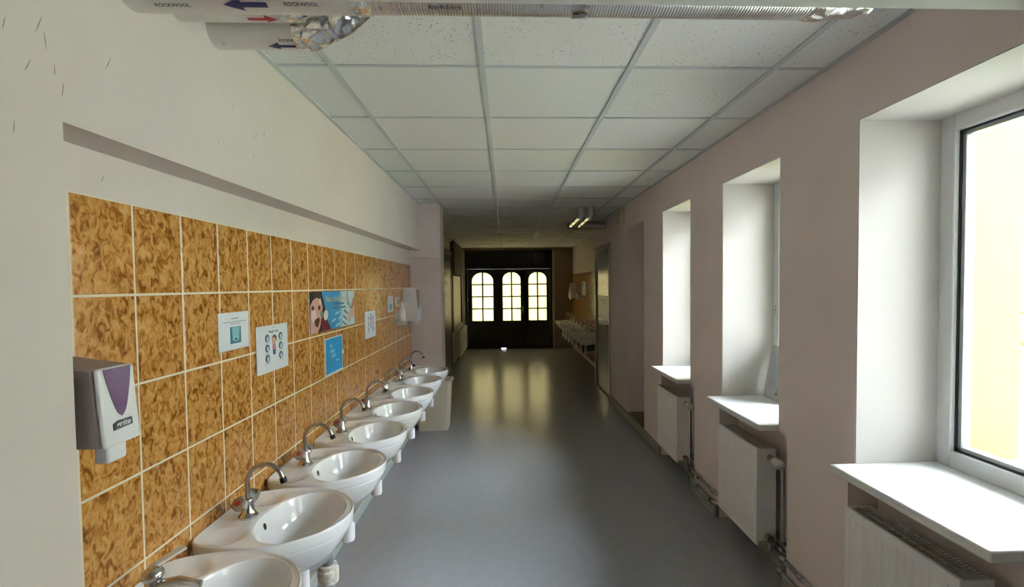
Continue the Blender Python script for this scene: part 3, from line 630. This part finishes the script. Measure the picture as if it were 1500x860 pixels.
# ------------------------------------------------------------------ radiators with valve and pipes
def radiator(y0, y1, label, right=True, x0=1.298, x1=1.402, z0=.12, z1=.63, flip=False, floor_pipe=True):
    t = thing('radiator', label, 'radiator', ((x0+x1)/2, (y0+y1)/2, z0), 'radiators under the windows')
    d = .012; bm = bmesh.new(); n = max(6, int((y1-y0)/.033)); ry = (y1-y0-.03)/n
    # ribbed front sheet: vertical flutes between a flat top and bottom edge
    xf = x1 if flip else x0; sgn = -1 if flip else 1
    prof = [(y0, 0), (y0+.015, 0)]
    for i in range(n): b_ = y0+.015+i*ry; prof += [(b_+ry*.15, 0), (b_+ry*.35, .005), (b_+ry*.65, .005), (b_+ry*.85, 0)]
    prof += [(y1, 0)]
    zz = [(z0, 0), (z0+.03, 0), (z0+.05, 1), (z1-.05, 1), (z1-.03, 0), (z1, 0)]
    grid = [[bm.verts.new((xf+sgn*dd*k, yy, z)) for yy, dd in prof] for z, k in zz]
    for A, B in zip(grid, grid[1:]):
        for i in range(len(A)-1): bm.faces.new((A[i], A[i+1], B[i+1], B[i]))
    bk = [bm.verts.new((xf+sgn*d, yy, z)) for yy, z in ((y0, z0), (y1, z0), (y1, z1), (y0, z1))]
    bm.faces.new(bk); fr = [grid[0][0], grid[0][-1], grid[-1][-1], grid[-1][0]]
    bm.faces.new([bk[3], bk[2]]+grid[-1][::-1]); bm.faces.new([bk[0], bk[1]]+grid[0][::-1]); bm.faces.new([bk[1], bk[2]]+[g[-1] for g in grid][::-1]); bm.faces.new([bk[0], bk[3]]+[g[0] for g in grid][::-1])
    obj('front_panel', bm, RADM, t)
    xa, xb = (x0+d, x1) if not flip else (x0, x1-d)
    for yy in (y0, y1-.004): box('side_panel', xa, xb, yy, yy+.004, z0+.02, z1-.002, RADM, t)
    box('rear_panel', (x1-.012) if not flip else x0, x1 if not flip else x0+.012, y0+.004, y1-.004, z0, z1-.006, RADM, t)
    m_ = int((y1-y0)/.013)
    stuff(boxes('top_grille', [(xa, xb, y0+.006+i*.013, y0+.009+i*.013, z1-.02, z1-.003) for i in range(m_)]+[(xa+.03, xa+.034, y0+.004, y1-.004, z1-.012, z1-.002), (xa+.06, xa+.064, y0+.004, y1-.004, z1-.012, z1-.002)], RADD, t))
    if right:
        xm = (x0+x1)/2+.015; zt = z1-.045
        tube('valve_body', [(xm, y0, zt), (xm, y0-.05, zt)], .014, BRASS, t, 12)
        lathe_pts = [(y0-.045, .017), (y0-.055, .022), (y0-.095, .026), (y0-.105, .022), (y0-.108, .012)]
        bm = bmesh.new(); atube(bm, [(xm, a, zt-.004*(i)) for i, (a, r_) in enumerate(lathe_pts)], [r_ for a, r_ in lathe_pts], 12); obj('thermostat_head', bm, mat('valve_white', (.72, .68, .56), .4), t)
        tube('riser_pipe', [(xm+.02, y0-.03, zt-.005), (xm+.035, y0-.065, zt-.04), (xm+.035, y0-.065, .17)], .011, STEELP, t, 12, rad=.03)
        tube('lockshield_valve', [(xm-.005, y0-.002, z0+.04), (xm-.005, y0-.028, z0+.04)], .021, BRASS, t, 10)
        tube('return_pipe', [(xm-.005, y0-.02, z0+.04), (xm-.005, y0-.02, .10)], .010, STEELP, t, 10)
    return t
radiator(1.325, 1.80, 'white ribbed radiator under the big window showing the yellow wall')
radiator(2.462, 2.922, 'white ribbed radiator under the sill that holds a framed notice')
radiator(3.645, 4.125, 'white ribbed radiator under the sill next to the doorway recess')
radiator(9.55, 11.25, 'shaded radiator under the framed panel by the dark arched doors', right=False, x0=-.985, x1=-.885, z0=.10, z1=.60, flip=True)
# two heating pipes along the right wall foot, stepping around every pier
for z_, off, lab in ((.155, 0, 'upper grey heating pipe stepping round the piers above the skirting'), (.098, .012, 'lower grey heating pipe stepping round the piers above the skirting')):
    t = thing('heating_pipe', lab, 'pipe', (1.38, 2.6, z_)); pts = []
    xi, xo = 1.432-off, 1.322-off
    pts.append((xi, 4.10, z_))
    for (a, b), (a2, b2) in zip(sorted(nic, reverse=True)[:2], sorted(nic, reverse=True)[1:3]):
        pts += [(xi, a+.05, z_), (xo, a+.02, z_), (xo, b2-.02, z_), (xi, b2-.05, z_)]
    pts.append((xi, 1.30, z_))
    tube('pipe', pts, .0105, STEELP, t, 10, rad=.03)
    for (a, b), (a2, b2) in zip(sorted(nic, reverse=True)[:2], sorted(nic, reverse=True)[1:3]):
        for yy in (a-.02, a-.16, b2+.03): tube('pipe_fitting', [(xo, yy-.016, z_), (xo, yy+.016, z_)], .0165, CHROME, t, 10)
    for a, b in sorted(nic, reverse=True)[:3]:
        for yy in (a+.13, a+.2): tube('pipe_fitting', [(xi, yy-.018, z_), (xi, yy+.018, z_)], .0165, CHROME, t, 10)

# framed notice leaning on the window behind the middle sill
fn = thing('framed_notice', 'grey framed notice sheet leaning against the window on the sill', 'notice', (1.60, 2.86, SILL))
lean = Vector((.055, 0, .31)).normalized(); fmx = frame_mtx((1.598, 2.944, SILL+.001), (0, -1, 0), lean, Vector((-.31, 0, .055)).normalized())
prism('frame', rect(0, .225, 0, .32), fmx, .006, mat('frame_grey', (.45, .46, .44), .4), fn); prism('sheet', rect(.010, .215, .010, .31), fmx @ Matrix.Translation((0, 0, .006)), .0006, mat('sheet_grey', (.55, .58, .57), .5), fn)
for q in range(20): prism('print_line', rect(.028, .028+random.uniform(.10, .165), .285-q*.0115, .289-q*.0115), fmx @ Matrix.Translation((0, 0, .0066)), .0004, INKG, fn)
prism('stamp_print', rect(.12, .145, .030, .05), fmx @ Matrix.Translation((0, 0, .0066)), .0004, mat('stamp_red', (.35, .16, .12), .5), fn); prism('stamp_print', ell(.135, .066, .006, .006, 10), fmx @ Matrix.Translation((0, 0, .0066)), .0004, INK, fn)

# small box on the right wall
sb = thing('wall_sensor', 'small cream box high on the wall above the doorway recess', 'box', (XR, 5.55, 2.17))
box('housing', XR-.055, XR, 5.44, 5.63, 2.175, 2.335, CREAMB, sb, bevel=.008); box('lid_seam', XR-.057, XR-.055, 5.455, 5.615, 2.19, 2.20, INKG, sb)

# far left framed panel with scalloped valance
vp_ = thing('display_board', 'tall brown framed panel with a dark scalloped valance above the radiator', 'panel', (-1.0, 10.0, .70))
box('panel_board', -1.0, -.985, 9.10, 10.85, .70, 1.80, mat('olive_panel', (.42, .39, .25), .45, var=.1, scale=3), vp_)
boxes('panel_frame', [(-1.0, -.955, 9.02, 9.10, .64, 2.30), (-1.0, -.955, 10.85, 10.93, .64, 2.30), (-1.0, -.955, 9.10, 10.85, .64, .70)], BROWNW, vp_, bevel=.004)
pl = [(9.10, 2.33), (9.10, 1.76)]
for q in range(4):
    for i in range(1, 7): pl.append((9.10+1.75*(q+i/6)/4, 1.76-.07*math.sin(math.pi*i/6)))
pl.append((10.85, 2.33)); prism('valance', pl, on_left(0, 0, -.985), .05, mat('dark_green_cloth', (.035, .04, .025), .8), vp_)

# ------------------------------------------------------------------ insulated pipes
def foil_pipe(t, yc, zc, r, x0, x1, m=FOIL, name='pipe'):
    return tube(name, [(x0+(x1-x0)*i/8, yc, zc) for i in range(9)], r, m, t, 28)
PIPEW = mat('white_foil_jacket', (.70, .67, .62), .42, .35, var=.05, scale=10, bump=.3, bscale=25)
def wrap(me, yc, zc, r, xo, phi, m, name, parent):
    """bend a flat print (x along the pipe, y = arc length) round the pipe"""
    bq = bmesh.new(); bq.from_mesh(me)
    for k_ in range(-12, 13): bmesh.ops.bisect_plane(bq, geom=bq.verts[:]+bq.edges[:]+bq.faces[:], plane_co=(0, k_*.003+.0007, 0), plane_no=(0, 1, 0))
    bq.to_mesh(me); bq.free()
    for v_ in me.vertices:
        f_ = phi-v_.co.y/r; v_.co = Vector((xo+v_.co.x, yc-(r+.0012)*math.cos(f_), zc-(r+.0012)*math.sin(f_)))
    me.materials.clear(); me.materials.append(m); me.name = name; o = bpy.data.objects.new(name, me); return link(o, parent)
def flat(polys):
    me = bpy.data.meshes.new('print'); vs, fs = [], []
    for p_ in polys: fs.append(list(range(len(vs), len(vs)+len(p_)))); vs += [(a, b, 0) for a, b in p_]
    me.from_pydata(vs, [], fs); me.update(); return me
def arrow(L_, w, flip):
    s = -1 if flip else 1
    return flat([[(s*x, y) for x, y in ((-L_/2, -w*.22), (L_*.08, -w*.22), (L_*.08, w*.22), (-L_/2, w*.22))], [(s*x, y) for x, y in ((L_*.08, -w*.6), (L_/2, 0), (L_*.08, w*.6))]])
def cross(x, y, s=.006, w=.0012): return [[(x-s-w, y-s), (x-s+w, y-s), (x+s+w, y+s), (x+s-w, y+s)], [(x-s-w, y+s), (x-s+w, y+s), (x+s+w, y-s), (x+s-w, y-s)]]
def dash(x, y, s=.008, w=.001): return [[(x-s-w, y-s*.4), (x-s+w, y-s*.4), (x+s+w, y+s*.4), (x+s-w, y+s*.4)]]
NAVY = mat('navy_arrow', (.012, .015, .09), .5); REDA = mat('red_arrow', (.32, .02, .03), .5)
P1 = (1.262, 2.257, .075); P2 = (1.437, 2.309, .058); P3 = (1.622, 2.314, .054)
tp1 = thing('insulated_pipe', 'thick foil wrapped pipe crossing the passage beneath the beam', 'pipe', (0, P1[0], P1[1]))
foil_pipe(tp1, *P1, XL-.02, -.36, PIPEW, 'printed_jacket'); foil_pipe(tp1, *P1[:2], P1[2]-.001, -.37, .84, FOILR, 'foil_jacket')
bm = bmesh.new(); atube(bm, [(.80, P1[0], P1[1]), (.83, P1[0], P1[1]), (.86, P1[0], P1[1]), (.95, P1[0], P1[1]+.004), (.962, P1[0], P1[1]+.006)], [P1[2]+.002, P1[2]+.003, P1[2]-.001, P1[2]-.004, P1[2]-.03], 28); obj('foil_end_cap', bm, FOIL, tp1, smooth='angle')
for x_ in (-.35, .20): tube('foil_tape', [(x_-.02, P1[0], P1[1]), (x_+.02, P1[0], P1[1])], P1[2]+.0015, FOIL, tp1, 28)
wrap(arrow(.105, .034, True), *P1, -.625, R(74), NAVY, 'flow_arrow', tp1)
for x_, ph in ((-.80, 77), (-.49, 72), (-.14, 76)): wrap(text_mesh('ROCKWOOL', .014), *P1, x_, R(ph), INK, 'jacket_lettering', tp1)
wrap(flat(cross(-.30, .0)+cross(-.06, -.003)+dash(-.78, -.02)+dash(-.73, .02)+dash(-.5, .03)+dash(-.4, .02)+cross(.10, .01)+dash(.02, .02)+dash(-.15, .02)), *P1, 0, R(78), INKG, 'jacket_marks', tp1)
tp2 = thing('insulated_pipe', 'pale insulated pipe with a red arrow entering the left wall', 'pipe', (-.7, P2[0], P2[1]))
foil_pipe(tp2, *P2, XL-.02, -.605, PIPEW, 'printed_jacket'); tube('foil_elbow', [(-.625, P2[0], P2[1]), (-.60, P2[0], P2[1]), (-.52, P2[0]+.01, P2[1]+.05), (-.50, P2[0]+.01, P2[1]+.064)], [.059, .06, .05, .04], FOIL, tp2, 24); wrap(arrow(.085, .026, False), *P2, -.672, R(84), REDA, 'flow_arrow', tp2)
wrap(flat(dash(-.80, .0)+dash(-.74, .003)+dash(-.57, 0)), *P2, 0, R(94), INKG, 'jacket_marks', tp2)
tp3 = thing('insulated_pipe', 'pale insulated pipe with one blue arrow and a foil elbow rising into the ceiling', 'pipe', (-.7, P3[0], P3[1]))
foil_pipe(tp3, *P3, XL-.02, -.625, PIPEW, 'printed_jacket'); wrap(arrow(.088, .024, True), *P3, -.70, R(76), NAVY, 'flow_arrow', tp3)
wrap(text_mesh('ROCKWOOL', .012), *P3, -.665, R(54), INK, 'jacket_lettering', tp3); wrap(flat(cross(-.875, .0)+dash(-.84, -.035)+dash(-.70, .02)+dash(-.77, -.04)), *P3, 0, R(66), INKG, 'jacket_marks', tp3)
tube('foil_elbow', [(-.655, P3[0], P3[1]), (-.615, P3[0], P3[1]), (-.50, P3[0]-.02, P3[1]+.045), (-.44, P3[0]-.03, P3[1]+.075)], [.056, .058, .056, .045], FOIL, tp3, 24)
# far pipes dropping from the ceiling to the right wall
for k_, (xx, lab) in enumerate(((.872, 'foil wrapped ceiling pipe, outer of the pair by the right wall'), (.985, 'foil wrapped ceiling pipe, inner of the pair by the right wall'))):
    t = thing('ceiling_pipe', lab, 'pipe', (xx, 5.6, 2.2))
    tube('elbow', [(xx, 5.52, CE), (xx, 5.52, CE-.06), (xx, 5.53, CE-.085), (xx, 5.60, CE-.10)], .040, mat('grey_jacket', (.45, .45, .43), .5), t, 18, rad=.05)
    tube('foil_run', [(xx, 5.56, CE-.10), (xx, 6.40, CE-.10)], .036, SMOOTHF, t, 18)
    for yy in (5.85, 6.15): tube('strap', [(xx, yy-.012, CE-.10), (xx, yy+.012, CE-.10)], .0375, mat('dark_strap', (.10, .10, .09), .5), t, 18)
t = thing('ceiling_pipe', 'short foil wrapped crossing pipe entering the right wall', 'pipe', (1.1, 6.46, 2.27))
tube('foil_run', [(.83, 6.455, CE-.095), (XR+.02, 6.455, CE-.095)], .052, mat('dull_foil', (.40, .40, .40), .3, .8, bump=.4, bscale=25), t, 20)

# ------------------------------------------------------------------ outdoors seen through the glass, plus blocks added to screen the sky
struct(box('ground', -30, 40, -40, 60, -.45, -.28, GROUND))
wing = thing('building_wing', 'pale yellow rendered wing of the building outside the window', 'building', (3.4, 6.5, -.28))
box('yellow_wall', 2.01, 4.99, 4.52, 11.4, -.28, 5.8, YELLOW, wing); box('plinth', 2.01, 5.01, 4.50, 11.42, -.28, -.265, GROUND, wing); box('roof_slab', 2.01, 5.25, 4.25, 11.6, 5.8, 6.0, GROUND, wing)
light_block = thing('building_wing', 'unseen pale wing added behind the viewer to block sun and sky', 'building', (2.9, -6, -.28))
box('screen_wall', XO, 9.0, -9.0, -3.05, -.28, 9.5, mat('pale_render', (.55, .54, .52), .9, var=.04), light_block); box('roof_slab', XO, 9.0, -9.2, -3.0, 9.5, 9.7, GROUND, light_block)  # wing added out of view to shade the near windows and narrow the sky
opp = thing('sky_screen_building', 'pale building added across the courtyard to screen the low sky', 'building', (14, 4, -.28))
box('screen_wall', 13.0, 16.0, -9.0, 30.0, -.28, 6.6, mat('cream_render', (.58, .58, .56), .9, var=.04), opp); box('roof_slab', 12.8, 16.2, -9.2, 30.2, 6.6, 6.9, GROUND, opp)  # added so that less low sky reaches the left wall
upper = struct(boxes('wall_upper', [(-1.6, XO, -2.9, YEND+.2, TOPZ+.1, 6.4)], YELLOW))
lawn = struct(box('lawn', 5.6, 30, 3.0, 40, -.28, -.265, GRASS))
bm = bmesh.new(); rg = random.Random(3)
for i in range(2600):
    c = Vector((rg.uniform(8.4, 12.4), rg.gauss(10.8, .45), rg.uniform(-.2, 1.0))); a = Vector((rg.uniform(-1, 1), rg.uniform(-1, 1), rg.uniform(-1, 1))).normalized()*.07; b = a.orthogonal().normalized()*.045
    bm.faces.new([bm.verts.new(c-a), bm.verts.new(c+b), bm.verts.new(c+a), bm.verts.new(c-b)])
hg = obj('hedge', bm, mat('hedge_leaf', (.16, .30, .06), .7)); tag(hg, 'green leafy hedge beyond the corner of the yellow wall', 'hedge'); stuff(hg)
fe = thing('garden_fence', 'warm brown board fence outside the frosted arched doors', 'fence', (1.2, 15, -.28))
for i in range(14): box('fence_board', .15+i*.22, .15+i*.22+.20, 14.0, 14.03, -.28, 1.35, mat('fence_wood', (.36, .20, .08), .8), fe)

# window openings guide the daylight sampling (portals give off no light of their own)
for k, (a, b) in enumerate(WIN):
    l = bpy.data.lights.new('window_portal', 'AREA'); l.shape = 'RECTANGLE'; l.size = WTOP-SILL; l.size_y = b-a
    try: l.cycles.is_portal = True
    except Exception: continue
    o = bpy.data.objects.new('window_portal', l); COL.objects.link(o); o.location = (XF+.10, (a+b)/2, (SILL+WTOP)/2); o.rotation_euler = Vector((-1, 0, 0)).to_track_quat('-Z', 'Y').to_euler()
for o in bpy.data.objects:
    if '_world' in o: del o['_world']
